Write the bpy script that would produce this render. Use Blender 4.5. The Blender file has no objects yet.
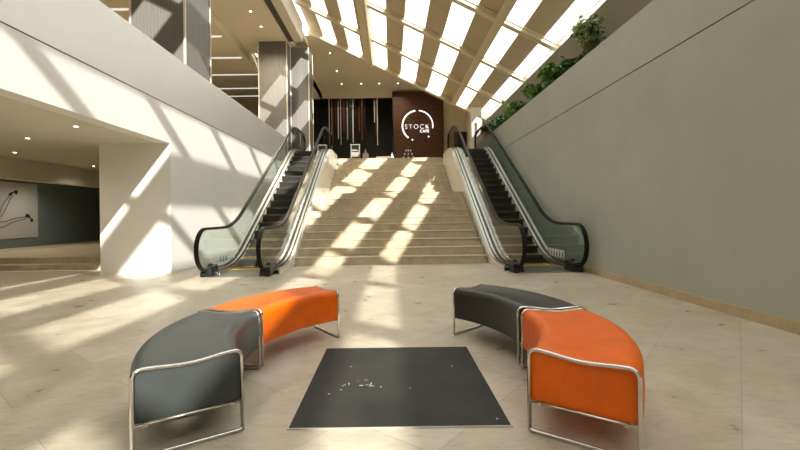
import bpy, bmesh, math, random
from mathutils import Vector, Matrix
random.seed(7)
SC = bpy.context.scene
COL = SC.collection
PI = math.pi

# ------------------------------------------------------------------ camera
cam_d = bpy.data.cameras.new('camera'); cam = bpy.data.objects.new('camera', cam_d); COL.objects.link(cam)
cam.location = (0, 0, 1.3)
cam.rotation_euler = (Matrix.Rotation(PI/2, 4, 'X') @ Matrix.Rotation(-0.013, 4, 'Z')).to_euler()
cam_d.sensor_width = 36; cam_d.lens = 36*430/800
cam_d.shift_x = 9/800; cam_d.shift_y = -10/800
cam_d.clip_start = 0.05; cam_d.clip_end = 300
SC.camera = cam

# ------------------------------------------------------------------ world, sun, exposure
W = bpy.data.worlds.new('sky'); SC.world = W; W.use_nodes = True
bg = W.node_tree.nodes['Background']; bg.inputs[0].default_value = (1.0, 0.985, 0.96, 1); bg.inputs[1].default_value = 2.1
SUN = Vector((-1.0, 2.73, -1.28)).normalized()
sd = bpy.data.lights.new('sun', 'SUN'); so = bpy.data.objects.new('sun', sd); COL.objects.link(so)
sd.energy = 7.0; sd.angle = math.radians(0.55); sd.color = (1.0, 0.95, 0.875)
so.rotation_euler = SUN.to_track_quat('-Z', 'Y').to_euler(); so.location = (8, -20, 20)
vs = SC.view_settings; vs.view_transform = 'Standard'; vs.look = 'None'; vs.gamma = 1; vs.use_curve_mapping = False
vs.exposure = 0.47
cy = SC.cycles
cy.max_bounces = 10; cy.diffuse_bounces = 6; cy.glossy_bounces = 4; cy.transparent_max_bounces = 24; cy.transmission_bounces = 6
cy.caustics_reflective = False; cy.caustics_refractive = False; cy.sample_clamp_indirect = 6

# ------------------------------------------------------------------ materials
def mat(name, rgb, rough=0.6, metal=0.0, spec=0.5, emit=None, es=0):
    m = bpy.data.materials.new(name); m.use_nodes = True
    b = m.node_tree.nodes['Principled BSDF']
    b.inputs['Base Color'].default_value = (*rgb, 1); b.inputs['Roughness'].default_value = rough
    b.inputs['Metallic'].default_value = metal; b.inputs['Specular IOR Level'].default_value = spec
    if emit: b.inputs['Emission Color'].default_value = (*emit, 1); b.inputs['Emission Strength'].default_value = es
    return m
def nodes(m): return m.node_tree.nodes, m.node_tree.links, m.node_tree.nodes['Principled BSDF']
def coords(N, L, rot=(0,0,0), scale=(1,1,1)):
    g = N.new('ShaderNodeNewGeometry'); mp = N.new('ShaderNodeMapping'); mp.inputs['Rotation'].default_value = rot; mp.inputs['Scale'].default_value = scale
    L.new(g.outputs['Position'], mp.inputs['Vector']); return mp.outputs['Vector']
def noise(N, L, vec, scale, detail=4, dist=0.0):
    n = N.new('ShaderNodeTexNoise'); n.inputs['Scale'].default_value = scale; n.inputs['Detail'].default_value = detail; n.inputs['Distortion'].default_value = dist
    L.new(vec, n.inputs['Vector']); return n.outputs['Fac']
def ramp(N, L, fac, stops):
    r = N.new('ShaderNodeValToRGB'); e = r.color_ramp.elements
    e[0].position, e[0].color = stops[0][0], (*stops[0][1], 1); e[1].position, e[1].color = stops[-1][0], (*stops[-1][1], 1)
    for p, c in stops[1:-1]:
        x = e.new(p); x.color = (*c, 1)
    L.new(fac, r.inputs[0]); return r.outputs[0]
def mixc(N, L, a, b, fac, mode='MIX'):
    m = N.new('ShaderNodeMix'); m.data_type = 'RGBA'; m.blend_type = mode
    for s, v in ((6, a), (7, b)):
        if isinstance(v, tuple): m.inputs[s].default_value = (*v, 1)
        else: L.new(v, m.inputs[s])
    if isinstance(fac, (int, float)): m.inputs[0].default_value = fac
    else: L.new(fac, m.inputs[0])
    return m.outputs[2]
def bump(N, L, b, h, strength, dist=0.01):
    bp = N.new('ShaderNodeBump'); bp.inputs['Strength'].default_value = strength; bp.inputs['Distance'].default_value = dist
    L.new(h, bp.inputs['Height']); L.new(bp.outputs[0], b.inputs['Normal'])

def plaster(name, rgb, rough=0.7, var=0.06, spec=0.3):
    m = mat(name, rgb, rough, spec=spec); N, L, b = nodes(m); v = coords(N, L)
    n = noise(N, L, v, 1.3, 5)
    lo = tuple(c*(1-var) for c in rgb); hi = tuple(min(1, c*(1+var)) for c in rgb)
    L.new(ramp(N, L, n, [(0.3, lo), (0.7, hi)]), b.inputs['Base Color'])
    bump(N, L, b, noise(N, L, v, 60, 3), 0.05, 0.002)
    return m
def tile_marble(name, c1, c2, tw, th, rotz, rough=0.25, mortar=(0.46, 0.40, 0.31), msize=0.0035):
    m = mat(name, c1, rough); N, L, b = nodes(m)
    v = coords(N, L, rot=(0, 0, rotz))
    bt = N.new('ShaderNodeTexBrick'); L.new(v, bt.inputs['Vector'])
    bt.offset = 0.5; bt.inputs['Scale'].default_value = 1; bt.inputs['Brick Width'].default_value = tw; bt.inputs['Row Height'].default_value = th
    bt.inputs['Mortar Size'].default_value = msize; bt.inputs['Mortar Smooth'].default_value = 0.4; bt.inputs['Bias'].default_value = -0.35
    bt.inputs['Color1'].default_value = (*c1, 1); bt.inputs['Color2'].default_value = (*c2, 1); bt.inputs['Mortar'].default_value = (*mortar, 1)
    n1 = noise(N, L, v, 3.2, 9, 0.2); n2 = noise(N, L, coords(N, L, rot=(0, 0, rotz+.3), scale=(1, 3.5, 1)), 9, 6, .6)
    c = mixc(N, L, bt.outputs['Color'], ramp(N, L, n1, [(0.32, (0.84, 0.82, 0.79)), (0.66, (1.05, 1.05, 1.04))]), 1, 'MULTIPLY')
    c = mixc(N, L, c, ramp(N, L, n2, [(0.34, (0.86, 0.84, 0.80)), (0.5, (1, 1, 1))]), 0.7, 'MULTIPLY')
    L.new(c, b.inputs['Base Color'])
    L.new(ramp(N, L, n1, [(0.3, (rough*.8,)*3), (0.7, (rough*1.4,)*3)]), b.inputs['Roughness'])
    return m
def glass(name, tint, gloss=0.12, rough=0.02):
    m = bpy.data.materials.new(name); m.use_nodes = True; N = m.node_tree.nodes; L = m.node_tree.links
    for n in list(N): N.remove(n)
    out = N.new('ShaderNodeOutputMaterial'); tr = N.new('ShaderNodeBsdfTransparent'); gl = N.new('ShaderNodeBsdfGlossy'); mx = N.new('ShaderNodeMixShader')
    fr = N.new('ShaderNodeLayerWeight'); pw_ = N.new('ShaderNodeMath'); pw_.operation = 'POWER'; pw_.inputs[1].default_value = 4; fr.inputs[0].default_value = 0.5; ad = N.new('ShaderNodeMath'); ad.operation = 'MULTIPLY_ADD'; ad.inputs[1].default_value = 0.8; ad.inputs[2].default_value = gloss
    tr.inputs[0].default_value = (*tint, 1); gl.inputs['Roughness'].default_value = rough; gl.inputs[0].default_value = (1, 1, 1, 1)
    L.new(fr.outputs['Facing'], pw_.inputs[0]); L.new(pw_.outputs[0], ad.inputs[0]); L.new(ad.outputs[0], mx.inputs[0]); L.new(tr.outputs[0], mx.inputs[1]); L.new(gl.outputs[0], mx.inputs[2]); L.new(mx.outputs[0], out.inputs[0])
    return m

M = {}
M['floor'] = tile_marble('beige_marble_floor', (0.60, 0.535, 0.42), (0.71, 0.66, 0.56), 1.3, 0.65, math.radians(-51), 0.33)
nodes(M['floor'])[2].inputs['Specular IOR Level'].default_value = 0.3
M['stair'] = tile_marble('stair_marble', (0.58, 0.49, 0.355), (0.72, 0.64, 0.50), 0.9, 50, 0.0, 0.45, msize=0.002)
M['base'] = tile_marble('baseboard_marble', (0.58, 0.46, 0.29), (0.66, 0.56, 0.40), 50, 0.62, 0, 0.35)
M['step_edge'] = mat('stair_joint', (0.20, 0.15, 0.09), 0.6)
M['cream'] = plaster('cream_wall_paint', (0.80, 0.785, 0.745), 0.65, 0.02)
M['parapet'] = plaster('satin_grey_panel', (0.84, 0.83, 0.80), 0.5, 0.02)
_b = nodes(M['parapet'])[2]; _b.inputs['Metallic'].default_value = 0.65
M['grey'] = plaster('grey_green_wall_paint', (0.47, 0.49, 0.43), 0.4, 0.05, 0.4)
M['ceil'] = plaster('tan_ceiling_paint', (0.82, 0.75, 0.60), 0.8, 0.02)
M['soffit'] = plaster('soffit_paint', (0.66, 0.635, 0.53), 0.7, 0.02)
M['beam'] = mat('skylight_steel_paint', (0.70, 0.60, 0.42), 0.45)
M['strip'] = plaster('skylight_tan_panel', (0.53, 0.43, 0.29), 0.7, 0.04)
M['fascia'] = mat('fascia_white', (0.74, 0.68, 0.56), 0.5)
M['grille'] = mat('grille_grey', (0.16, 0.15, 0.13), 0.5)
M['groove'] = mat('shadow_gap', (0.10, 0.09, 0.08), 0.9)
M['blue'] = plaster('slate_blue_wall', (0.19, 0.25, 0.285), 0.6, 0.05)
M['sky_glass'] = glass('roof_glass', (0.95, 0.96, 0.95), 0.0)
M['esc_glass'] = glass('balustrade_glass', (0.90, 0.95, 0.93), 0.03)
M['rail'] = mat('black_rubber_handrail', (0.012, 0.011, 0.010), 0.4, spec=0.12)
M['steel'] = mat('brushed_steel', (0.62, 0.60, 0.56), 0.28, 1.0)
M['chrome'] = mat('chrome_tube', (0.74, 0.72, 0.68), 0.13, 1.0)
M['black'] = mat('black_plastic', (0.012, 0.012, 0.012), 0.35)
M['clad'] = mat('cream_cladding', (0.70, 0.66, 0.56), 0.3)
M['yellow'] = mat('yellow_line', (0.75, 0.52, 0.06), 0.5)
M['concrete'] = mat('structure_grey', (0.3, 0.28, 0.25), 0.9)
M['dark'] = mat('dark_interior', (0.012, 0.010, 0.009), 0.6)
M['soil'] = mat('soil', (0.05, 0.035, 0.02), 0.95)
M['sill'] = plaster('planter_back_wall', (0.27, 0.245, 0.18), 0.8, 0.05)
M['white'] = mat('white_paint', (0.8, 0.8, 0.78), 0.5)
M['sign'] = mat('lit_sign_white', (0.9, 0.9, 0.9), 0.5, emit=(0.93, 0.94, 1.0), es=1.0)
M['lamp'] = mat('lamp_lens', (1, 1, 1), 0.5, emit=(1.0, 0.93, 0.80), es=6)
M['slot'] = mat('light_slot', (1, 1, 1), 0.5, emit=(0.9, 0.93, 0.95), es=0.5)
M['cabgrey'] = mat('cabinet_grey', (0.23, 0.22, 0.20), 0.5)
M['copper'] = mat('copper_strip', (0.16, 0.06, 0.03), 0.35, 0.8)
M['silver'] = mat('silver_strip', (0.75, 0.74, 0.72), 0.3, 0.6)
M['darkstrip'] = mat('dark_strip', (0.04, 0.045, 0.05), 0.4, 0.5)
M['paper'] = mat('print_paper', (0.55, 0.57, 0.57), 0.7)
M['ink'] = mat('ink', (0.03, 0.03, 0.03), 0.7)
M['pencil'] = mat('pencil_grey', (0.17, 0.18, 0.18), 0.7)
M['bluemark'] = mat('blue_pictogram', (0.03, 0.12, 0.5), 0.5)
M['stem'] = mat('stem', (0.12, 0.13, 0.04), 0.7)
M['mat_edge'] = mat('mat_edge_trim', (0.55, 0.52, 0.45), 0.4, 0.3)
def leafmat(name, a, b_):
    m = mat(name, a, 0.45); N, L, b = nodes(m); v = coords(N, L)
    L.new(ramp(N, L, noise(N, L, v, 9, 3), [(0.35, a), (0.65, b_)]), b.inputs['Base Color'])
    b.inputs['Subsurface Weight'].default_value = 0
    return m
M['leaf_dark'] = leafmat('leaf_dark', (0.035, 0.11, 0.02), (0.11, 0.26, 0.06))
M['leaf_mid'] = leafmat('leaf_mid', (0.08, 0.22, 0.03), (0.24, 0.42, 0.09))
M['leaf_pale'] = leafmat('leaf_pale', (0.08, 0.2, 0.04), (0.62, 0.70, 0.42))
def wood():
    m = mat('brown_wood_panel', (0.09, 0.035, 0.015), 0.45); N, L, b = nodes(m)
    n = noise(N, L, coords(N, L, scale=(0.5, 1, 7)), 2.5, 6, 0.8)
    L.new(ramp(N, L, n, [(0.3, (0.06, 0.022, 0.009)), (0.7, (0.135, 0.055, 0.022))]), b.inputs['Base Color'])
    return m
M['wood'] = wood()
def column_mat():
    m = mat('taupe_column_cladding', (0.3, 0.27, 0.24), 0.5); N, L, b = nodes(m)
    w = N.new('ShaderNodeTexWave'); w.bands_direction = 'DIAGONAL'; w.inputs['Scale'].default_value = 7; w.inputs['Distortion'].default_value = 1.5
    L.new(coords(N, L, scale=(1, 1, 0.0)), w.inputs['Vector'])
    c = ramp(N, L, w.outputs['Fac'], [(0.2, (0.165, 0.155, 0.14)), (0.8, (0.19, 0.178, 0.16))])
    n = noise(N, L, coords(N, L, scale=(12, 12, 0.6)), 2, 5)
    L.new(mixc(N, L, c, ramp(N, L, n, [(0.3, (0.85,)*3), (0.7, (1.1,)*3)]), 1, 'MULTIPLY'), b.inputs['Base Color'])
    return m
M['column'] = column_mat()
def upholstery(name, a, rough=0.42):
    m = mat(name, a, rough, spec=0.3); N, L, b = nodes(m); v = coords(N, L)
    n = noise(N, L, v, 5, 4)
    L.new(ramp(N, L, n, [(0.3, tuple(x*.9 for x in a)), (0.7, tuple(min(1, x*1.1) for x in a))]), b.inputs['Base Color'])
    bump(N, L, b, noise(N, L, v, 260, 2), 0.12, 0.001)
    return m
M['orange'] = upholstery('orange_leatherette', (0.88, 0.15, 0.003))
M['greyfab'] = upholstery('grey_leatherette', (0.050, 0.057, 0.056), 0.36)
M['blackfab'] = upholstery('black_leatherette', (0.028, 0.028, 0.026), 0.38)
def step_mat():
    m = mat('ribbed_step_metal', (0.05, 0.048, 0.044), 0.45, 0.3); N, L, b = nodes(m)
    w = N.new('ShaderNodeTexWave'); w.bands_direction = 'X'; w.inputs['Scale'].default_value = 18; L.new(coords(N, L), w.inputs['Vector'])
    L.new(ramp(N, L, w.outputs['Fac'], [(0.3, (0.02, 0.019, 0.017)), (0.7, (0.085, 0.08, 0.07))]), b.inputs['Base Color'])
    return m
M['step'] = step_mat()
def rug():
    m = mat('black_entrance_mat', (0.02, 0.02, 0.02), 0.75); N, L, b = nodes(m); v = coords(N, L)
    n = noise(N, L, v, 2.0, 5, .4); f = noise(N, L, v, 240, 2)
    c = ramp(N, L, n, [(0.3, (0.012, 0.012, 0.011)), (0.75, (0.035, 0.034, 0.030))])
    c = mixc(N, L, c, ramp(N, L, f, [(0.55, (0, 0, 0)), (0.72, (0.08, 0.078, 0.07))]), 0.8, 'ADD')
    vo = N.new('ShaderNodeTexVoronoi'); vo.inputs['Scale'].default_value = 9; L.new(v, vo.inputs['Vector'])
    c = mixc(N, L, (0.4, 0.39, 0.36), c, ramp(N, L, vo.outputs['Distance'], [(0.022, (0, 0, 0)), (0.035, (1, 1, 1))]))
    L.new(c, b.inputs['Base Color']); bump(N, L, b, f, 0.3, 0.002)
    return m
M['rug'] = rug()

# ------------------------------------------------------------------ helpers
def link(name, me, parent=None, mats=()):
    o = bpy.data.objects.new(name, me); COL.objects.link(o)
    for m in mats: me.materials.append(M[m])
    if parent is not None: o.parent = parent
    return o
def obj(name, bm, m, parent=None, smooth=False):
    me = bpy.data.meshes.new(name)
    bmesh.ops.recalc_face_normals(bm, faces=bm.faces)
    bm.to_mesh(me); bm.free()
    ms = m if isinstance(m, (list, tuple)) else [m]
    o = link(name, me, parent, ms)
    if smooth:
        for p in me.polygons: p.use_smooth = True
        if smooth == 'auto':
            me.set_sharp_from_angle(angle=math.radians(38))
    if parent is not None and parent.type == 'EMPTY' and parent.get('_w'):
        o.matrix_parent_inverse = Matrix.Translation(-parent.location)   # mesh given in world coordinates
    return o
def box(bm, x0, x1, y0, y1, z0, z1, mi=0, bev=0):
    vs_ = [bm.verts.new((x, y, z)) for x in (x0, x1) for y in (y0, y1) for z in (z0, z1)]
    fs = [(0,1,3,2),(4,6,7,5),(0,4,5,1),(2,3,7,6),(0,2,6,4),(1,5,7,3)]
    F = [bm.faces.new([vs_[i] for i in f]) for f in fs]
    for f in F: f.material_index = mi
    if bev:
        es = list({e for f in F for e in f.edges})
        r = bmesh.ops.bevel(bm, geom=es, offset=bev, segments=2, affect='EDGES', profile=0.7)
        for f in r['faces']: f.material_index = mi
def hexa(bm, pts, mi=0):
    v = [bm.verts.new(p) for p in pts]   # bottom four, top four
    for f in ((0,3,2,1),(4,5,6,7),(0,1,5,4),(1,2,6,5),(2,3,7,6),(3,0,4,7)):
        bm.faces.new([v[i] for i in f]).material_index = mi
def B(name, m, parent, *a, bev=0, **k):
    bm = bmesh.new(); box(bm, *a, bev=bev); return obj(name, bm, m, parent, **k)
def cyl(bm, c, r, h, seg=24, r2=None, axis='Z', mi=0):
    mt = Matrix.Translation(c)
    if axis == 'Y': mt = mt @ Matrix.Rotation(PI/2, 4, 'X')
    if axis == 'X': mt = mt @ Matrix.Rotation(PI/2, 4, 'Y')
    r_ = bmesh.ops.create_cone(bm, cap_ends=True, segments=seg, radius1=r, radius2=r if r2 is None else r2, depth=h, matrix=mt)
    for f in {f for v in r_['verts'] for f in v.link_faces}: f.material_index = mi
def sweep(bm, pts, prof, closed=False, up=Vector((0,0,1)), cap=True):
    """sweep a closed 2-D profile [(a,b)] along pts; a = sideways, b = local up"""
    P = [Vector(p) for p in pts]; n = len(P); rings = []; pa = None
    for i, p in enumerate(P):
        if closed: t = (P[(i+1) % n]-P[i-1])
        else: t = (P[min(i+1, n-1)]-P[max(i-1, 0)])
        t.normalize()
        if pa is None:
            a = t.cross(up)
            if a.length < 1e-4: a = t.cross(Vector((1, 0, 0)))
        else: a = pa - t*pa.dot(t)
        a.normalize(); pa = a; b = a.cross(t)
        rings.append([bm.verts.new(p + a*x + b*y) for x, y in prof])
    m = len(prof); rr = range(n) if closed else range(n-1)
    for i in rr:
        A, C = rings[i], rings[(i+1) % n]
        for j in range(m): bm.faces.new([A[j], A[(j+1) % m], C[(j+1) % m], C[j]])
    if not closed and cap:
        bm.faces.new(rings[0][::-1]); bm.faces.new(rings[-1])
def circ(r, n=10): return [(r*math.cos(2*PI*i/n), r*math.sin(2*PI*i/n)) for i in range(n)]
def fillet(pts, r, seg=6):
    P = [Vector(p) for p in pts]; out = [P[0]]
    for i in range(1, len(P)-1):
        a, b, c = P[i-1], P[i], P[i+1]; d1 = (a-b); d2 = (c-b)
        k = min(r, d1.length*.49, d2.length*.49); p1 = b+d1.normalized()*k; p2 = b+d2.normalized()*k
        for s in range(seg+1):
            t = s/seg; out.append(p1*(1-t)**2 + b*2*t*(1-t) + p2*t*t)
    out.append(P[-1]); return out
def struct(o): o['kind'] = 'structure'; return o
def tag(o, label, cat, group=None):
    o['label'] = label; o['category'] = cat
    if group: o['group'] = group
    return o
def thing(name, loc, label=None, cat=None, group=None, world=True):
    o = bpy.data.objects.new(name, None); COL.objects.link(o); o.location = loc; o.empty_display_size = 0.1
    if world: o['_w'] = 1
    if label: tag(o, label, cat, group)
    return o

# ------------------------------------------------------------------ dimensions
XL, XR = -5.1, 4.25           # the two long walls
YB0, YB1 = -18.93, 23.1       # length covered by the skylight
UP = 4.07                     # upper floor level
CEIL = 10.1
ZPL, ZPR = 5.15, 4.69         # tops of the left and right walls

# ------------------------------------------------------------------ setting: floor
bm = bmesh.new()
box(bm, -14, 5.6, YB0, 10.9, -0.2, 0); box(bm, -6.75, 5.6, 10.9, 21.2, -0.2, 0)
struct(obj('floor', bm, 'floor'))
bm = bmesh.new()
box(bm, -14, 6.2, 21.2, 37.2, UP-0.25, UP); box(bm, -14, -5.4, YB0, 21.2, UP-0.25, UP)
struct(obj('floor_upper', bm, 'stair'))
# left wall: band above the opening, lower wall beyond it, pier end
bm = bmesh.new()
box(bm, XL-0.3, XL, YB0, 9.97, 3.03, 3.90); box(bm, XL-1.65, XL, 9.97, 21.19, 0, 3.90)
struct(obj('wall_left', bm, 'cream'))
struct(B('trim_1', 'groove', None, XL-0.28, XL-0.02, YB0, 21, 3.90, 3.922))
struct(B('wall_left_parapet', 'parapet', None, XL-0.3, XL, YB0, 21, 3.922, ZPL))
# right wall
struct(B('wall_right', 'grey', None, XR, XR+0.18, YB0, 21, 0, 3.735))
struct(B('trim_2', 'groove', None, XR+0.02, XR+0.16, YB0, 21, 3.735, 3.755))
struct(B('wall_right_parapet', 'grey', None, XR, XR+0.18, YB0, 21, 3.755, ZPR))
struct(B('baseboard_right', 'base', None, XR-0.03, XR, YB0, 20.9, 0, 0.13, bev=0.004))
struct(B('wall_right_outer', 'sill', None, 5.05, 5.6, YB0, 23.2, 3.9, 6.2))
struct(B('wall_back_lower', 'cream', None, XL, 5.6, 21.2, 21.3, 0, UP-0.25))
# wall behind the camera
bm = bmesh.new(); box(bm, -14, -4.36, YB0-0.3, YB0, 0, 11.0)
hexa(bm, [(-4.36,YB0-.3,0),(5.7,YB0-.3,0),(5.7,YB0,0),(-4.36,YB0,0),(-4.36,YB0-.3,11.2),(5.7,YB0-.3,6.1),(5.7,YB0,6.1),(-4.36,YB0,11.2)])
struct(obj('wall_front', bm, 'cream'))
# recessed area on the left
struct(B('ceiling_left', 'soffit', None, -14, XL-0.3, YB0, 9.97, 3.03, 3.2))
bm = bmesh.new(); box(bm, -14, -6.75, 9.97, 21, 3.03, 3.2); struct(obj('ceiling_left_recess', bm, 'soffit'))
struct(B('ceiling_bulkhead', 'soffit', None, -10.8, -10.5, YB0, 20.8, 2.44, 3.03))
struct(B('wall_left_recess', 'blue', None, -13.8, -13.5, YB0, 21, 0, 3.03))
struct(B('wall_recess_end', 'blue', None, -13.5, -6.75, 20.8, 21, 0, 3.03))
struct(B('wall_left_far', 'ceil', None, -14.2, -14, YB0, 33.8, 3.2, CEIL))
# upper ceiling
bm = bmesh.new()
box(bm, -7.5, -5.1, YB0, 23.2, CEIL, CEIL+0.3); box(bm, -14, -7.5, YB0, 33.8, CEIL-0.4, CEIL+0.3)
box(bm, -5.1, -4.35, 21.76, 23.2, CEIL+.35, CEIL+.6); box(bm, -7.5, -5.3, 23.2, 33.8, 10.55, 10.85); box(bm, -5.42, 6.2, 23.36, 37.2, 11.1, 11.4)
struct(obj('ceiling_upper', bm, 'ceil'))
# long white fascia with air grille beside the skylight
struct(B('trim_3', 'fascia', None, -4.78, -4.35, YB0, 21.75, CEIL, CEIL+1.0, bev=0.01))
struct(B('trim_4', 'fascia', None, -5.12, -5.06, YB0, 21.75, CEIL-0.02, CEIL+1.0))
g = thing('air_grille', (-4.9, 5, CEIL+0.03), 'long dark slatted air grille let into the white fascia beside the skylight', 'vent')
B('backing', 'grille', g, -5.06, -4.78, YB0, 21.75, CEIL+0.06, CEIL+0.1)
bm = bmesh.new()
for i in range(5): box(bm, -5.045+i*.056, -5.025+i*.056, YB0, 21.7, CEIL+0.005, CEIL+0.06)
obj('slat', bm, 'grille', g)
struct(B('trim_5', 'fascia', None, -5.06, -4.78, 21.7, 21.76, CEIL, CEIL+1.0))

# ------------------------------------------------------------------ skylight (sloping glazed roof)
def zr(x): return 8.90-0.504*x
NX, NZ = 0.504/1.12, 1/1.12
def rp(x, y, h): return (x+NX*h, y, zr(x)+NZ*h)
def rbox(bm, x0, x1, y0, y1, h0, h1):
    hexa(bm, [rp(x0,y0,h0), rp(x1,y0,h0), rp(x1,y1,h0), rp(x0,y1,h0), rp(x0,y0,h1), rp(x1,y0,h1), rp(x1,y1,h1), rp(x0,y1,h1)])
sky = thing('window_1', (0, YB1, zr(0))); sky['kind'] = 'structure'
BAY = 3.233; ys = [YB1-BAY*k for k in range(14)]
for i, y in enumerate(ys):
    bm = bmesh.new()
    if i == 0:
        rbox(bm, -4.35, 5.6, y-0.10, y+0.12, 0.0, 0.30); rbox(bm, -4.35, 5.6, y-0.16, y-0.10, 0.02, 0.09)
    else:
        rbox(bm, -4.35, 5.6, y-0.12, y+0.12, 0.08, 0.18); rbox(bm, -4.35, 5.6, y-0.16, y+0.16, 0.18, 0.24)
    obj('cross_beam', bm, 'beam', sky)
for xa, xb, dp in ((-1.19, -0.83, -.10), (3.27, 3.53, -.01)):
    bm = bmesh.new(); rbox(bm, xa, xb, YB0, YB1, dp, 0.24); rbox(bm, xa+.07, xb-.07, YB0, YB1, dp-.04, dp); obj('rafter', bm, 'beam', sky)
strips = [(-4.35, -3.62), (-2.88, -2.25), (-1.52, -1.0), (-0.20, 0.50), (1.29, 1.95), (2.68, 3.36), (4.07, 4.70)]
for i in range(13):
    for xa, xb in strips:
        bm = bmesh.new(); rbox(bm, xa, xb, ys[i+1]+0.05, ys[i]-0.05, 0.245, 0.29); obj('shade_panel', bm, 'strip', sky)
    for xa, xb in ((-4.35, -1.01), (-1.01, 3.56), (3.56, 5.5)):
        bm = bmesh.new(); rbox(bm, xa+.01, xb-.01, ys[i+1]+0.01, ys[i]-0.01, 0.31, 0.32); obj('glass_pane', bm, 'sky_glass', sky)
bm = bmesh.new()
for xx in (5.12,): rbox(bm, xx-.03, xx+.03, YB0, YB1, 0.22, 0.30)
obj('glazing_bar', bm, 'white', sky)
struct(B('trim_6', 'white', None, 5.07, 5.6, YB0, 23.2, 6.2, 6.24))
# gable above the end of the skylight, eaves outside
bm = bmesh.new()
hexa(bm, [(-4.35,23.25,zr(-4.35)+.1),(5.6,23.25,zr(5.6)+.1),(5.6,23.35,zr(5.6)+.1),(-4.35,23.35,zr(-4.35)+.1),
          (-4.35,23.25,11.4),(5.6,23.25,11.4),(5.6,23.35,11.4),(-4.35,23.35,11.4)])
box(bm, 5.6, 6.2, 23.25, 23.35, UP, 11.4)
struct(obj('wall_gable', bm, 'cream'))
# roof-side parapet frame seen through the glass
f = thing('parapet_frame', (5.6, 10, 5.9), 'white painted frame of posts and rails standing outside the roof glass above the planter', 'railing')
for y in (4.4, 7.45, 10.5, 13.55, 16.6, 19.65):
    B('post', 'white', f, 5.75, 5.87, y-.06, y+.06, 5.5, 7.8)
    bm = bmesh.new(); sweep(bm, [(5.81, y+.06, 6.0), (5.81, y+1.1, 7.2)], [(-.04,-.04),(.04,-.04),(.04,.04),(-.04,.04)]); obj('brace', bm, 'white', f)
for z in (6.3, 7.2): B('rail', 'white', f, 5.77, 5.85, YB0, 22.5, z-.05, z+.05)

# ------------------------------------------------------------------ back of the upper floor
CB = 11.1                                    # ceiling in front of the cafe
bm = bmesh.new(); box(bm, -7.5, 0.22, 33.8, 34.0, 10.55, CB); box(bm, 4.18, 6.2, 33.8, 34.0, UP, CB); box(bm, 0.22, 4.18, 33.8, 34.0, 10.9, CB); box(bm, -14, -7.5, 33.8, 34.0, UP, CB)
struct(obj('wall_back', bm, 'ceil'))
struct(B('wall_upper_left', 'ceil', None, -5.42, -5.3, 23.6, 33.8, 10.55, CB))
struct(B('wall_upper_right', 'ceil', None, 6.0, 6.2, 23.35, 37.2, UP, CB))
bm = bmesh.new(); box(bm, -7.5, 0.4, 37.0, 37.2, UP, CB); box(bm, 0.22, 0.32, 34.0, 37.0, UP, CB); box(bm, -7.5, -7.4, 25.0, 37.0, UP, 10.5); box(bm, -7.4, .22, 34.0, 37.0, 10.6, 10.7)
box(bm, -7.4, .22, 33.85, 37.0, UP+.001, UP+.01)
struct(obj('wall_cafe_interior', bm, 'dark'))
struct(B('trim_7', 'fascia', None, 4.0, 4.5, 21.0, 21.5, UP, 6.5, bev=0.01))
bm = bmesh.new(); box(bm, 5.0, 5.98, 33.4, 33.79, UP, 7.7); struct(obj('dark_opening_1', bm, 'dark'))  # solid dark block; the shade of a wall opening is put into its colour

p = thing('cafe_feature_wall', (2.2, 33.5, UP), 'tall dark brown wood grained panel wall bearing the round lit sign', 'wall panel')
B('board', 'wood', p, 0.29, 4.11, 33.45, 33.76, UP, 10.82)
bm = bmesh.new(); box(bm, 0.22, 0.29, 33.4, 33.78, UP, 10.89); box(bm, 4.11, 4.18, 33.4, 33.78, UP, 10.89); box(bm, 0.22, 4.18, 33.4, 33.78, 10.82, 10.89)
obj('border', bm, 'black', p)
SX, SY, SZ = 2.16, 33.38, 8.21
sg = thing('cafe_sign', (SX, SY, SZ), 'round white illuminated sign reading STOCK CAFE on the brown panel', 'sign')
def arc(a0, a1, r, w, n=40):
    bm = bmesh.new(); R_ = []
    for i in range(n+1):
        a = math.radians(a0+(a1-a0)*i/n)
        R_.append([bm.verts.new((SX+rr*math.cos(a), yy, SZ+rr*math.sin(a))) for rr, yy in ((r-w, SY), (r+w, SY), (r+w, SY+.06), (r-w, SY+.06))])
    for i in range(n):
        for j in range(4): bm.faces.new([R_[i][j], R_[i][(j+1)%4], R_[i+1][(j+1)%4], R_[i+1][j]])
    bm.faces.new(R_[0]); bm.faces.new(R_[-1][::-1]); return bm
obj('ring', arc(98, 232, 1.18, 0.05), 'sign', sg); obj('ring', arc(84, -10, 1.18, 0.038), 'sign', sg)
for dx, dz in ((-.42, -1.09), (.84, -.85)):
    bm = bmesh.new(); cyl(bm, (SX+dx, SY+.03, SZ+dz), 0.06, 0.06, 16, axis='Y'); obj('dot', bm, 'sign', sg)
def text(s, size, x, z, y, name, m, parent, sp=1.0, ext=0.02, bold=0.0):
    c = bpy.data.curves.new(name, 'FONT'); c.body = s; c.size = size; c.extrude = ext; c.align_x = 'CENTER'; c.align_y = 'CENTER'; c.space_character = sp; c.offset = bold
    o = bpy.data.objects.new(name, c); COL.objects.link(o)
    dg = bpy.context.evaluated_depsgraph_get(); me = bpy.data.meshes.new_from_object(o.evaluated_get(dg)); bpy.data.objects.remove(o)
    me.transform(Matrix.Translation((x, y, z)) @ Matrix.Rotation(PI/2, 4, 'X'))
    me.materials.clear(); r = link(name, me, parent, [m]); r.matrix_parent_inverse = Matrix.Translation(-parent.location); return r
text('STOCK', 0.50, SX-.05, 8.12, SY+.02, 'lettering', 'sign', sg, 1.3, bold=-0.012)
text('CAFE', 0.31, SX+.53, 7.77, SY+.02, 'lettering', 'sign', sg, 1.0, bold=0.0)

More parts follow.
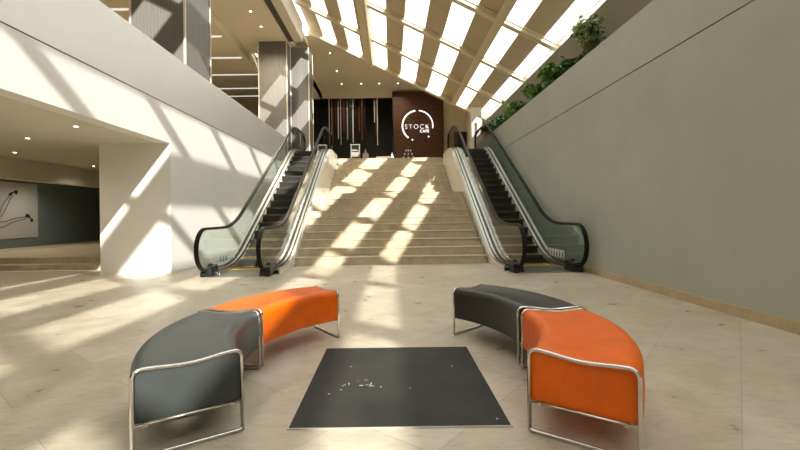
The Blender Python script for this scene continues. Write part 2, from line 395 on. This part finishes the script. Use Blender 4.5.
# hanging strips in the cafe opening: image column, lower end, width, material
def px(x, D): return (x-391)*D/430
def pz(y, D): return 1.3+(215-y)*D/430
hang = [(330.5,160,.07,'silver'),(334,146,.10,'copper'),(333,135,.05,'silver'),(339.5,138,.12,'silver'),(342,144,.06,'silver'),(345,131,.17,'copper'),(347,148,.08,'darkstrip'),
        (348.7,139,.10,'silver'),(351.5,136,.14,'darkstrip'),(354.2,142,.13,'silver'),(357,128,.10,'darkstrip'),(360.5,131,.17,'copper'),(363.3,140,.13,'copper'),(366,134,.08,'darkstrip'),
        (375.8,122,.12,'silver'),(377.3,135,.12,'copper'),(378.6,145,.08,'silver'),(337,126,.12,'copper')]
hl = {'silver': ('pale silvery strip hanging in the dark cafe opening', 'pale strips hanging in the cafe opening'),
      'copper': ('copper brown strip hanging in the dark cafe opening', 'copper strips hanging in the cafe opening'),
      'darkstrip': ('thin dark grey strip hanging among the metal strips in the cafe opening', 'dark strips hanging in the cafe opening')}
for i, (x, y, w, m) in enumerate(hang):
    D = 34.1+0.25*(i % 4); X = px(x, D); zb = pz(y, D); bm = bmesh.new()
    w *= 1.05; hexa(bm, [(X-w*.25, D, zb), (X+w*.25, D, zb), (X+w*.25, D+.03, zb), (X-w*.25, D+.03, zb), (X-w*.5, D, 10.6), (X+w*.5, D, 10.6), (X+w*.5, D+.04, 10.6), (X-w*.5, D+.04, 10.6)])
    tag(obj('hanging_strip', bm, m), hl[m][0], 'hanging decoration', hl[m][1])

# things standing at the top of the stairs
c = thing('display_cabinet', (-1.87, 23.2, UP), 'grey cabinet with shelves standing before the cafe opening', 'cabinet')
bm = bmesh.new(); box(bm, -2.11, -2.07, 23, 23.4, UP, UP+1.0); box(bm, -1.67, -1.63, 23, 23.4, UP, UP+1.0); box(bm, -2.07, -1.67, 23.36, 23.4, UP, UP+1); obj('side_panel', bm, 'cabgrey', c)
B('top', 'cabgrey', c, -2.13, -1.61, 22.98, 23.42, UP+1.0, UP+1.04)
for z in (.1, .38, .68): B('shelf', 'concrete', c, -2.07, -1.67, 23.0, 23.36, UP+z, UP+z+.03)
B('drawer', 'concrete', c, -2.06, -1.68, 22.99, 23.3, UP+.42, UP+.62)
c = thing('pedestal', (-1.33, 23.2, UP), 'small grey pedestal with a stepped top right of the cabinet', 'pedestal')
B('base', 'concrete', c, -1.48, -1.17, 23.05, 23.35, UP, UP+.55, bev=.01); 
bm = bmesh.new(); cyl(bm, (-1.33, 23.2, UP+.62), .1, .14, 16, .05); cyl(bm, (-1.33, 23.2, UP+.75), .03, .12, 10); obj('finial', bm, 'cabgrey', c, 'auto')
c = thing('low_platform', (-.36, 23.3, UP), 'low long grey platform on the upper floor before the dark cafe opening', 'platform')
B('top', 'concrete', c, -.76, .0, 23.1, 23.5, UP+.32, UP+.38, bev=.01)
for X in (-.7, -.1): B('leg', 'concrete', c, X, X+.05, 23.15, 23.45, UP, UP+.32)
c = thing('white_figurine', (.1, 23.2, UP), 'small white pointed ornament at the left edge of the brown sign panel', 'ornament')
bm = bmesh.new(); cyl(bm, (.1, 23.2, UP+.16), .14, .32, 16, .1); obj('base', bm, 'white', c, 'auto')
bm = bmesh.new(); cyl(bm, (.1, 23.2, UP+.47), .09, .3, 12, .005); obj('spire', bm, 'white', c, 'auto')
c = thing('pyramid_stand', (.97, 23.2, UP), 'dark tapering stand holding rows of small white cups below the sign', 'display stand')
bm = bmesh.new(); hexa(bm, [(.72,23.1,UP),(1.22,23.1,UP),(1.22,23.4,UP),(.72,23.4,UP),(.94,23.2,UP+.95),(1.0,23.2,UP+.95),(1.0,23.26,UP+.95),(.94,23.26,UP+.95)]); obj('body', bm, 'wood', c)
for z, xs in ((.62, (-.12, 0, .12)), (.44, (-.19, 0, .19)), (.26, (-.25, 0, .25)), (.08, (-.28, -.1, .1, .28))):
    B('shelf', 'wood', c, .97+xs[0]-.05, .97+xs[-1]+.05, 22.95, 23.15, UP+z-.03, UP+z-.01)
    for X in xs:
        bm = bmesh.new(); cyl(bm, (.97+X, 23.03, UP+z+.038), .03, .09, 12, .045)
        tag(obj('cup', bm, 'white', None, 'auto'), 'small white cup on the dark tapering stand below the sign', 'cup', 'cups on the tapering stand')

# ------------------------------------------------------------------ columns
def column(x0, x1, y0, y1, z1, label):
    t = thing('column', ((x0+x1)/2, (y0+y1)/2, UP), label, 'column')
    B('shaft', 'column', t, x0, x1, y0, y1, UP, z1)
    for X, Y in ((x0, y0), (x1, y0), (x1, y1)):
        B('corner_trim', 'fascia', t, X-.025, X+.025, Y-.025, Y+.025, UP, z1)
column(-6.88, -5.43, 11.46, 13.07, CEIL, 'taupe clad square column rising behind the left parapet nearest the camera')
column(-6.55, -5.14, 21.6, 22.35, CEIL, 'taupe clad square column under the end of the white fascia')
column(-5.13, -4.19, 22.4, 23.5, CEIL, 'taupe clad pier beside the cafe opening under the skylight corner')

# ------------------------------------------------------------------ stairs
st = thing('staircase', (0, 11.3, 0), 'wide beige marble staircase rising in two flights between the escalators', 'stairs')
XS0, XS1 = -2.52, 2.50
def flight(y0, z0, n, rise, going, yend):
    for i in range(n):
        ya = y0+i*going; yb = ya+going+0.02 if i < n-1 else yend
        z = z0+(i+1)*rise; bm = bmesh.new()
        box(bm, XS0, XS1, ya, yb, z-rise-(0.3 if i else 0) if z-rise-.3 > 0 else 0, z-0.035)
        box(bm, XS0, XS1, ya-0.022, yb, z-0.03, z, 0, 0.006)
        box(bm, XS0, XS1, ya+0.012, yb, z-0.035, z-0.03, 1)
        obj('step', bm, ['stair', 'step_edge'], st)
flight(11.3, 0, 10, 0.208, 0.4, 17.6)
flight(17.6, 2.08, 9, (UP-2.08)/9, 0.41, 21.19)
st2 = thing('marble_steps', (-10, 10.9, 0), 'two low beige marble steps leading up into the recess on the left', 'steps')
B('step', 'stair', st2, -13.49, -6.76, 10.9, 11.3, 0, 0.15, bev=0.008)
B('step', 'stair', st2, -13.49, -6.76, 11.3, 20.79, 0, 0.30, bev=0.008)

# ------------------------------------------------------------------ escalators
Y1, Y2 = 11.05, 18.1
TAN = (UP)/(Y2-Y1)
def base_path(n=8, ya=9.5, yb=20.0):
    """centre line of the tread surface, filleted, in (y,z)"""
    pts = fillet([(0, ya, 0), (0, Y1, 0), (0, Y2, UP), (0, yb, UP)], 0.75, n)
    return [(p.y, p.z) for p in pts]
BP = base_path()
def zb(y, ya=9.5):
    if y <= BP[0][0]: return 0.0
    for (a, za), (b, zb_) in zip(BP, BP[1:]):
        if a <= y <= b: return za+(zb_-za)*(y-a)/max(b-a, 1e-6)
    return UP
def escalator(s, label):
    xi, xo = s*2.76, s*4.05
    t = thing('escalator', (s*3.4, 9.4, 0), label, 'escalator')
    RY, RT = 0.45, 1.05
    for xr in (xo, xi):
        pts = [(xr, 9.36+RY*math.sin(math.radians(th)), RT-RY-RY*math.cos(math.radians(th))) for th in range(38, -181, -12)]
        pts += [(xr, y, z+RT) for y, z in BP[1:-1]]
        pts += [(xr, 20.0+RY*math.sin(math.radians(th)), UP+RT-RY+RY*math.cos(math.radians(th))) for th in range(0, 196, 15)]
        bm = bmesh.new(); w, h = .046, .028
        sweep(bm, pts, [(-w, -h*.5), (-w*.7, -h), (w*.7, -h), (w, -h*.5), (w, h*.5), (w*.7, h), (-w*.7, h), (-w, h*.5)], up=Vector((1, 0, 0)).cross(Vector((0, -1, 0))))
        obj('handrail', bm, 'rail', t, 'auto')
        # glass panels
        def top(y):
            if y < 9.36: return RT-RY+math.sqrt(max(RY*RY-(9.36-y)**2, 0))
            if y > 20.0: return UP+RT-RY+math.sqrt(max(RY*RY-(y-20.0)**2, 0))
            return zb(y)+RT
        def bot(y):
            b = zb(y)+0.13
            if y < 9.36: b = max(b, RT-RY-math.sqrt(max(RY*RY-(9.36-y)**2, 0)))
            if y > 20.0: b = max(b, UP+RT-RY-math.sqrt(max(RY*RY-(y-20.0)**2, 0)))
            return b
        cuts = [8.93, 11.4, 13.1, 14.8, 16.5, 18.2, 20.38]
        for ca, cb in zip(cuts, cuts[1:]):
            ca2, cb2 = ca+.004, cb-.004; n = 14; bm = bmesh.new(); R_ = []
            for k in range(n+1):
                y = ca2+(cb2-ca2)*k/n
                R_.append([bm.verts.new(q) for q in ((xr-.006, y, bot(y)), (xr+.006, y, bot(y)), (xr+.006, y, top(y)-.02), (xr-.006, y, top(y)-.02))])
            for k in range(n):
                for j in range(4): bm.faces.new([R_[k][j], R_[k][(j+1)%4], R_[k+1][(j+1)%4], R_[k+1][j]])
            bm.faces.new(R_[0]); bm.faces.new(R_[-1][::-1])
            obj('glass_panel', bm, 'esc_glass', t)
    # decks each side of each glass, following the slope
    ysamp = [9.75, 10.1, 10.4]+[10.4+(18.9-10.4)*k/34 for k in range(1, 35)]+[19.4, 20.0, 20.5]
    def ribbon(name, xa, xb, lo, hi, m, floorz=None, ys_=ysamp, bm=None):
        own = bm is None
        if own: bm = bmesh.new()
        R_ = []
        for y in ys_:
            z = zb(y); zl = (z+lo) if floorz is None else floorz(y)
            R_.append([bm.verts.new(q) for q in ((xa, y, zl), (xb, y, zl), (xb, y, z+hi), (xa, y, z+hi))])
        for k in range(len(R_)-1):
            for j in range(4): bm.faces.new([R_[k][j], R_[k][(j+1)%4], R_[k+1][(j+1)%4], R_[k+1][j]])
        bm.faces.new(R_[0]); bm.faces.new(R_[-1][::-1])
        if own: return obj(name, bm, m, t)
    for xr, d in ((xi, -s), (xo, s)):          # d = outward direction
        wo = 0.20 if xr == xi else 0.10
        ribbon('outer_deck', xr+d*.012, xr+d*wo, .07, .13, 'steel')
        ribbon('inner_deck', xr-d*.012, xr-d*.10, .07, .13, 'steel')
        ribbon('glass_clamp', xr-d*.03, xr+d*.03, .11, .16, 'black')
        ribbon('skirt_panel', xr-d*.13, xr-d*.15, -.10, .09, 'steel')
        if xr == xi: ribbon('deck_rail', xr+d*.10, xr+d*.125, .13, .145, 'rail')
    fz = lambda y: 0.0
    ribbon('side_cladding', xi-s*.20, xi-s*.235, 0, .10, 'clad', floorz=fz)
    ribbon('side_cladding', xo+s*.10, xo+s*.13, 0, .10, 'clad', floorz=fz)
    # newel bases
    for xr in (xi, xo):
        bm = bmesh.new()
        hexa(bm, [(xr-.12,9.32,0),(xr+.12,9.32,0),(xr+.12,9.76,0),(xr-.12,9.76,0),(xr-.11,9.37,.20),(xr+.11,9.37,.20),(xr+.11,9.76,.24),(xr-.11,9.76,.24)])
        bmesh.ops.bevel(bm, geom=bm.edges[:], offset=.015, segments=2, affect='EDGES')
        nb = obj('newel_base', bm, 'black', t)
    a, b = min(xi, xo)+.13, max(xi, xo)-.13
    fp = B('floor_plate', 'steel', t, a-.12, b+.12, 9.3, 10.55, 0, .012)
    B('comb_plate', 'yellow', t, a, b, 10.55, 10.66, 0, .02)
    B('floor_plate', 'steel', t, a, b, 18.9, 20.8, UP-.02, UP+.012)
    # steps
    y = 10.66; k = 0
    while y < 18.8:
        yc = y+.2; z = zb(yc+.12) if yc > 11 else 0.0
        z = max(0.0, min(UP, z))
        bm = bmesh.new()
        box(bm, a+.02, b-.02, y, y+.40, z-.03, z+.015, 0, .004)
        # curved riser
        R_ = []
        for j in range(5):
            f_ = j/4; R_.append([bm.verts.new((X, y+.01+.05*math.sin(f_*PI/2), z-.02-.24*f_)) for X in (a+.02, b-.02)])
        for j in range(4): bm.faces.new([R_[j][0], R_[j][1], R_[j+1][1], R_[j+1][0]])
        box(bm, a+.02, a+.055, y+.02, y+.38, z+.015, z+.019, 1); box(bm, b-.055, b-.02, y+.02, y+.38, z+.015, z+.019, 1); box(bm, a+.06, b-.06, y+.36, y+.385, z+.015, z+.019, 1)
        obj('step', bm, ['step', 'yellow'], t)
        y += .40
    # safety pictograms on the outer glass
    xg = xo-s*.009; sy0, sy1 = (10.08, 11.1)
    if s > 0:
        lab = B('safety_label', 'white', t, min(xg, xg-s*.002), max(xg, xg-s*.002), sy0, sy1, .235, .41); lab['label'] = 'white label with dark pictograms'
        par = lab; xg -= s*.003
    n = 6; par = lab if s > 0 else t
    for k in range(n):
        yy = sy0+(sy1-sy0)*(k+.5)/n; bm = bmesh.new()
        cyl(bm, (xg, yy, .345), (.026), .002, 12, axis='X')
        box(bm, xg-.001, xg+.001, yy-.034, yy+.034, .25, .315)
        o = obj('pictogram', bm, ('bluemark' if (k < 3 and s < 0) else ('white' if s < 0 else ('ink' if k < 4 else 'copper'))), par)
    return t
escalator(-1, 'escalator with glass sides left of the marble stairs, beside the white wall')
escalator(1, 'escalator with glass sides right of the marble stairs, beside the grey wall')

# ------------------------------------------------------------------ benches
RI, WD, SPAN = 1.41, 0.575, math.radians(45)
def prof_top(t):      # t 0 inner edge .. 1 outer edge : gently dished seat
    return 0.492 - 0.022*math.sin(PI*min(1, max(0, t)))**2 + 0.006*math.cos(PI*t)
def bench(label, A, J, fab, group):
    """A, J: floor points of the two inner corners"""
    A = Vector((*A, 0)); J = Vector((*J, 0)); mid = (A+J)/2; ch = (J-A).normalized()
    side = Vector((ch.y, -ch.x, 0))
    if side.dot(Vector((0, 3.5, 0))-mid) < 0: side = -side
    C = mid+side*(RI*math.cos(SPAN/2))
    t = bpy.data.objects.new('curved_bench', None); COL.objects.link(t); t.location = mid; t.empty_display_size = .1; t['_w'] = 1
    tag(t, label, 'bench', group)
    a0 = math.atan2(A.y-C.y, A.x-C.x); a1 = math.atan2(J.y-C.y, J.x-C.x)
    d = (a1-a0+PI) % (2*PI)-PI
    def P(f_, w, z):
        a = a0+d*f_; r = RI+w; return (C.x+r*math.cos(a), C.y+r*math.sin(a), z)
    # cross-section of the upholstered body: rounded shoulders
    cr = .07; lift = .003
    cs = [(0.002, .19), (-0.004, .30), (0.0, prof_top(0)-cr-.03)]
    for k in range(0, 7):
        a = k/6*PI/2; cs.append((cr-cr*math.cos(a), prof_top(0.08)+lift-cr+cr*math.sin(a)))
    for k in range(1, 12):
        w = cr+(WD-2*cr)*k/12; cs.append((w, prof_top(w/WD)+lift))
    for k in range(0, 7):
        a = k/6*PI/2; cs.append((WD-cr+cr*math.sin(a), prof_top(.92)+lift-cr+cr*math.cos(a)))
    cs += [(WD, prof_top(1)-cr-.03), (WD+.004, .30), (WD-.002, .19)]
    bm = bmesh.new(); n = 28; R_ = []
    e = .018
    for i in range(n+1):
        f_ = e+(1-2*e)*i/n; bl = .012*math.sin(PI*i/n)**.5
        R_.append([bm.verts.new(P(f_, w+bl*(w/WD-.5)*2, z+(bl*.6 if z > .35 else 0))) for w, z in cs])
    m = len(cs)
    for i in range(n):
        for j in range(m): bm.faces.new([R_[i][j], R_[i+1][j], R_[i+1][(j+1) % m], R_[i][(j+1) % m]])
    caps = [bm.faces.new(R_[0]), bm.faces.new(R_[-1][::-1])]
    bmesh.ops.recalc_face_normals(bm, faces=bm.faces)
    obj('seat', bm, fab, t, 'auto')
    for f_ in (0.008, 0.992):
        loop = [P(f_, 0, .012), P(f_, 0, prof_top(0)), P(f_, WD*.14, prof_top(.12)+.006)] + [P(f_, WD*k/10, prof_top(k/10)) for k in range(2, 9)] + [P(f_, WD*.9, prof_top(.9)), P(f_, WD, prof_top(1)-.004), P(f_, WD, .012)]
        tube = fillet([loop[0], P(f_, 0, prof_top(0)), loop[3]], .075, 8)[:-1] + [Vector(q) for q in loop[3:10]] + fillet([loop[9], P(f_, WD, prof_top(1)), loop[-1]], .08, 8)[1:]
        tube = tube[:-1]+[Vector(P(f_, WD, .05)), Vector(P(f_, WD, .025)), Vector(P(f_, WD*.97, .012)), Vector(P(f_, WD*.03, .012)), Vector(P(f_, 0, .025)), Vector(P(f_, 0, .05))]
        bm = bmesh.new(); rad = Vector(P(f_, 1, 0))-Vector(P(f_, 0, 0)); nrm = rad.cross(Vector((0, 0, 1)))
        sweep(bm, tube, circ(.012, 10), closed=True, up=nrm); fr = obj('end_frame', bm, 'chrome', t, True)
        bm = bmesh.new(); sweep(bm, [P(f_, 0.0, .185), P(f_, WD, .185)], circ(.008, 8)); obj('lower_rail', bm, 'chrome', t, True)
    for w in (.06, WD-.06):
        bm = bmesh.new(); sweep(bm, [P(f_, w, .18) for f_ in [k/16 for k in range(17)]], [(-.012,-.008),(.012,-.008),(.012,.008),(-.012,.008)]); obj('under_rail', bm, 'steel', t)
    return t
GB = 'curved two-tone lobby benches'
bench('curved bench in grey leatherette with chrome frame, front left of the black mat', (-.912, 2.607), (-1.128, 3.655), 'greyfab', GB)
bench('curved orange bench behind the grey one, left of the black mat', (-1.118, 3.70), (-.56, 4.57), 'orange', GB)
bench('curved orange bench with chrome frame, front right of the black mat', (.802, 2.555), (1.075, 3.58), 'orange', GB)
bench('curved black bench behind the orange one, right of the black mat', (1.068, 3.675), (.648, 4.61), 'blackfab', GB)

# ------------------------------------------------------------------ mat
t = thing('floor_mat', (.045, 3.43, 0), 'square black entrance mat lying between the curved benches, with white paint marks', 'mat')
pile = B('pile', 'rug', t, -.642, .717, 2.623, 4.192, 0, .008)
bm = bmesh.new(); box(bm, -.65, -.642, 2.615, 4.2, 0, .009); box(bm, .717, .725, 2.615, 4.2, 0, .009); box(bm, -.642, .717, 2.615, 2.623, 0, .009); box(bm, -.642, .717, 4.192, 4.2, 0, .009)
obj('edge_trim', bm, 'mat_edge', t)
bm = bmesh.new()
def fleck(x, y, a, b_, rot=0):
    n = 9; vv = [bm.verts.new((x+a*math.cos(k*2*PI/n)*random.uniform(.6, 1.1)*math.cos(rot)-b_*math.sin(k*2*PI/n)*math.sin(rot), y+a*math.cos(k*2*PI/n)*math.sin(rot)+b_*math.sin(k*2*PI/n)*math.cos(rot)*random.uniform(.6, 1.1), .0088)) for k in range(n)]
    bm.faces.new(vv)
def fl(x, y):
    y2 = y+.013*(x-391); x2 = x-.013*(y-215); D = 559/(y2-215); return (x2-391)*D/430, D
for x, y, a, b_, r in ((361, 386.5, .022, .008, 0), (349, 385, .004, .03, .1), (371, 385, .004, .035, -.1), (372, 387, .03, .004, .2), (367, 386, .03, .003, 0), (381, 388, .009, .006, 0), (341, 391, .008, .006, 0), (329, 395, .012, .007, 0),
                       (351, 367.5, .012, .003, 0), (452, 367, .010, .007, 0), (343, 387, .012, .003, .4), (366, 381, .02, .003, 0), (410, 389, .005, .004, 0), (497, 420, .009, .006, 0), (345, 386, .015, .003, -.3), (358, 382, .008, .002, .5)):
    X, Y = fl(x, y); fleck(X, Y, a, b_, r)
o = obj('paint_mark', bm, 'white', pile); o['label'] = 'white paint flecks'

# ------------------------------------------------------------------ poster in the recess
t = thing('framed_print', (-13.48, 14.6, 1.6), 'large pale print with a pencil drawing of legs in black shoes on the blue wall', 'picture')
sheet = B('sheet', 'paper', t, -13.495, -13.47, 12.7, 16.4, .64, 2.64)
def pw(x, y):
    y2 = y+.013*(x-391); x2 = x-.013*(y-215); D = 13.47*430/(391-x2); return D, 1.3+(215-y2)*D/430
def stroke(pts, w):
    bm = bmesh.new(); sweep(bm, [(-13.466, *pw(*p_)) for p_ in pts], [(-w, -.002), (w, -.002), (w, .002), (-w, .002)], up=Vector((1, 0, 0))); return bm
for pts in ([(0, 213), (2.5, 205), (6, 200), (9, 196.5), (12, 194.5)], [(1, 217), (4, 212), (7, 206), (10, 199), (13, 196)], [(0, 222), (6, 221.5), (13, 219), (20, 217.5), (26, 217)], [(0, 228), (6, 226), (12, 222.5), (19, 220.5), (26, 219)]):
    obj('drawn_line', stroke(pts, .018), 'pencil', sheet)
for pts, w in (([(9, 195.5), (12, 193)], .05), ([(14.5, 192), (17.5, 192.5)], .07), ([(25.5, 215.5), (29.5, 216.5)], .07), ([(31, 219), (32.5, 221.5)], .06), ([(29.5, 216.5), (31.5, 220)], .025), ([(12, 193), (16, 191)], .025)):
    obj('drawn_shoe', stroke(pts, w), 'ink', sheet)

# ------------------------------------------------------------------ downlights
def downlight(x, y, z, label, group, watts=0, r=.05):
    t = thing('downlight', (x, y, z), label, 'downlight', group)
    bm = bmesh.new(); cyl(bm, (x, y, z-.004), r+.02, .008, 20); obj('trim_ring', bm, 'white', t)
    bm = bmesh.new(); cyl(bm, (x, y, z-.010), r, .006, 20); obj('lens', bm, 'lamp', t)
    if watts:
        l = bpy.data.lights.new('downlight_lamp', 'SPOT'); l.energy = watts; l.color = (1, .87, .66); l.spot_size = 2.6; l.spot_blend = .8; l.shadow_soft_size = .1
        lo = bpy.data.objects.new('downlight_lamp', l); COL.objects.link(lo); lo.parent = t; lo.location = (0, 0, -.05)
LB = ('one of the small round downlights, some added as fill, in the low soffit over the left recess', 'downlights in the low left soffit')
for x, y in ((-5.84, 8.0), (-7.67, 9.1), (-9.7, 14.06), (-7.6, 5.4), (-9.6, 11.0), (-9.6, 6.5), (-12.2, 15.5), (-12.2, 12.5)):  # several added to brighten the recess; the strongest pair lights its back wall
    downlight(x, y, 3.03, LB[0], LB[1], 70 if x < -12 else 26, .035)
for x, y in ((-5.9, 18.4), (-5.9, 19.9)):
    downlight(x, y, CEIL, 'small round downlight in the high tan ceiling above the left mezzanine', 'downlights over the left mezzanine', 450)
for x, y in ((-3.55, 25.9), (-3.55, 29.1), (-3.55, 32.0), (-2.1, 32.0), (-.75, 32.0), (.65, 32.0)):
    downlight(x, y, CB, 'small round downlight in the high tan ceiling before the cafe', 'downlights before the cafe', 150)
for k, y in enumerate((14.4, 17.2, 19.9, 22.6, 25.3, 28.0, 29.8)):
    t = thing('ceiling_light_strip', (-10.7, y, CEIL-.4), 'thin pale light strip across the lowered ceiling behind the columns', 'ceiling light', 'light strips behind the columns')
    B('diffuser', 'slot', t, -13.9, -7.75, y-.06, y+.06, CEIL-.45, CEIL-.42)
    B('housing', 'fascia', t, -13.95, -7.7, y-.09, y+.09, CEIL-.42, CEIL-.40)

# ------------------------------------------------------------------ planter and plants
t = thing('planter', (4.75, 8, 4.3), 'long concealed planter trough behind the top of the grey wall', 'planter')
B('trough', 'sill', t, XR+.19, 5.04, YB0, 21, 4.2, 4.35)
o = B('soil', 'soil', t, XR+.19, 5.04, YB0, 21, 4.35, 4.58)
def leaf(bm, p, d, L_, w, droop, mi=0):
    d = d.normalized(); s = d.cross(Vector((0, 0, 1)))
    if s.length < .1: s = Vector((1, 0, 0))
    s.normalize(); roll = random.uniform(-.7, .7); s = (Matrix.Rotation(roll, 3, d) @ s)
    R_ = []
    for k, (f_, ww) in enumerate(((0, .1), (.3, .9), (.6, 1.0), (.85, .55), (1, .05))):
        q = p+d*(L_*f_)+Vector((0, 0, -droop*f_*f_*L_)); up_ = s.cross(d)*(.18*w*ww)
        R_.append([bm.verts.new(q-s*w*ww+up_), bm.verts.new(q), bm.verts.new(q+s*w*ww+up_)])
    for v in [v for q in R_ for v in q]:
        if v.co.z < ZPR+.012 and v.co.x < XR+.2: v.co.z = ZPR+.012
        if v.co.z < 4.59: v.co.z = 4.59
        v.co.x = min(v.co.x, 5.03)
    for k in range(4):
        for j in range(2): bm.faces.new([R_[k][j], R_[k][j+1], R_[k+1][j+1], R_[k+1][j]])
def plant(x, y, h, r, nstem, nleaf, L_, w, droop, m, label, upright=False, group=None, lo=.3):
    t = thing('potted_shrub', (x, y, 4.6), label, 'plant', group); base = Vector((x, y, 4.58))
    bs = bmesh.new(); bl = bmesh.new()
    for i in range(nstem):
        a = random.uniform(0, 2*PI); rr = r*math.sqrt(random.random())
        tip = base+Vector((rr*math.cos(a)*.8-.08, rr*math.sin(a)*1.15, h*random.uniform(.55, 1.0)))
        midp = base.lerp(tip, .5)+Vector((0, 0, h*.15)); path = [base*(1-f_)**2+midp*2*f_*(1-f_)+tip*f_*f_ for f_ in (0, .25, .5, .75, 1)]
        sweep(bs, path, circ(.008, 5))
        for j in range(nleaf):
            f_ = random.uniform(lo if not upright else 0, 1); k = min(int(f_*4), 3); q = path[k].lerp(path[k+1], f_*4-k)
            b_ = random.uniform(0, 2*PI); dv = Vector((math.cos(b_), math.sin(b_), random.uniform(-.2, .8) if not upright else random.uniform(1.0, 2.5)))
            leaf(bl, q, dv, L_*random.uniform(.7, 1.2), w*random.uniform(.7, 1.1), droop)
    obj('stem', bs, 'stem', t); obj('foliage', bl, m, t)
plant(4.66, 9.8, 1.15, .42, 34, 16, .15, .045, .3, 'leaf_pale', 'tall rounded shrub with pale cream tipped leaves, nearest plant above the grey wall', lo=.62)
plant(4.62, 10.75, .62, .42, 24, 18, .16, .045, .4, 'leaf_dark', 'low dark green shrub just behind the tall pale tipped one')
plant(4.50, 11.7, .75, .42, 24, 16, .19, .05, .5, 'leaf_mid', 'drooping mid green shrub spilling over the wall beside its dark low neighbour')
plant(4.62, 12.65, .50, .36, 18, 14, .15, .04, .4, 'leaf_dark', 'low dark shrub between the drooping shrub and the first broad leaved plant')
plant(4.52, 13.4, .55, .30, 9, 7, .60, .075, .45, 'leaf_mid', 'bright green plant with long upright leaves halfway along the planter', True)
plant(4.62, 14.5, .52, .45, 18, 14, .17, .045, .4, 'leaf_dark', 'low dark shrub between the two plants with long upright leaves')
plant(4.50, 15.6, .55, .30, 9, 7, .60, .075, .45, 'leaf_mid', 'second bright green plant with long upright leaves, nearer the cafe', True)
plant(4.55, 16.8, .55, .55, 20, 14, .22, .05, .5, 'leaf_dark', 'dark shrub beyond the second long leaved plant')
plant(4.50, 18.3, .75, .60, 24, 14, .30, .06, .6, 'leaf_dark', 'spreading dark shrub with large hanging leaves at the cafe end of the planter')

for o in list(bpy.data.objects):
    if '_w' in o: del o['_w']
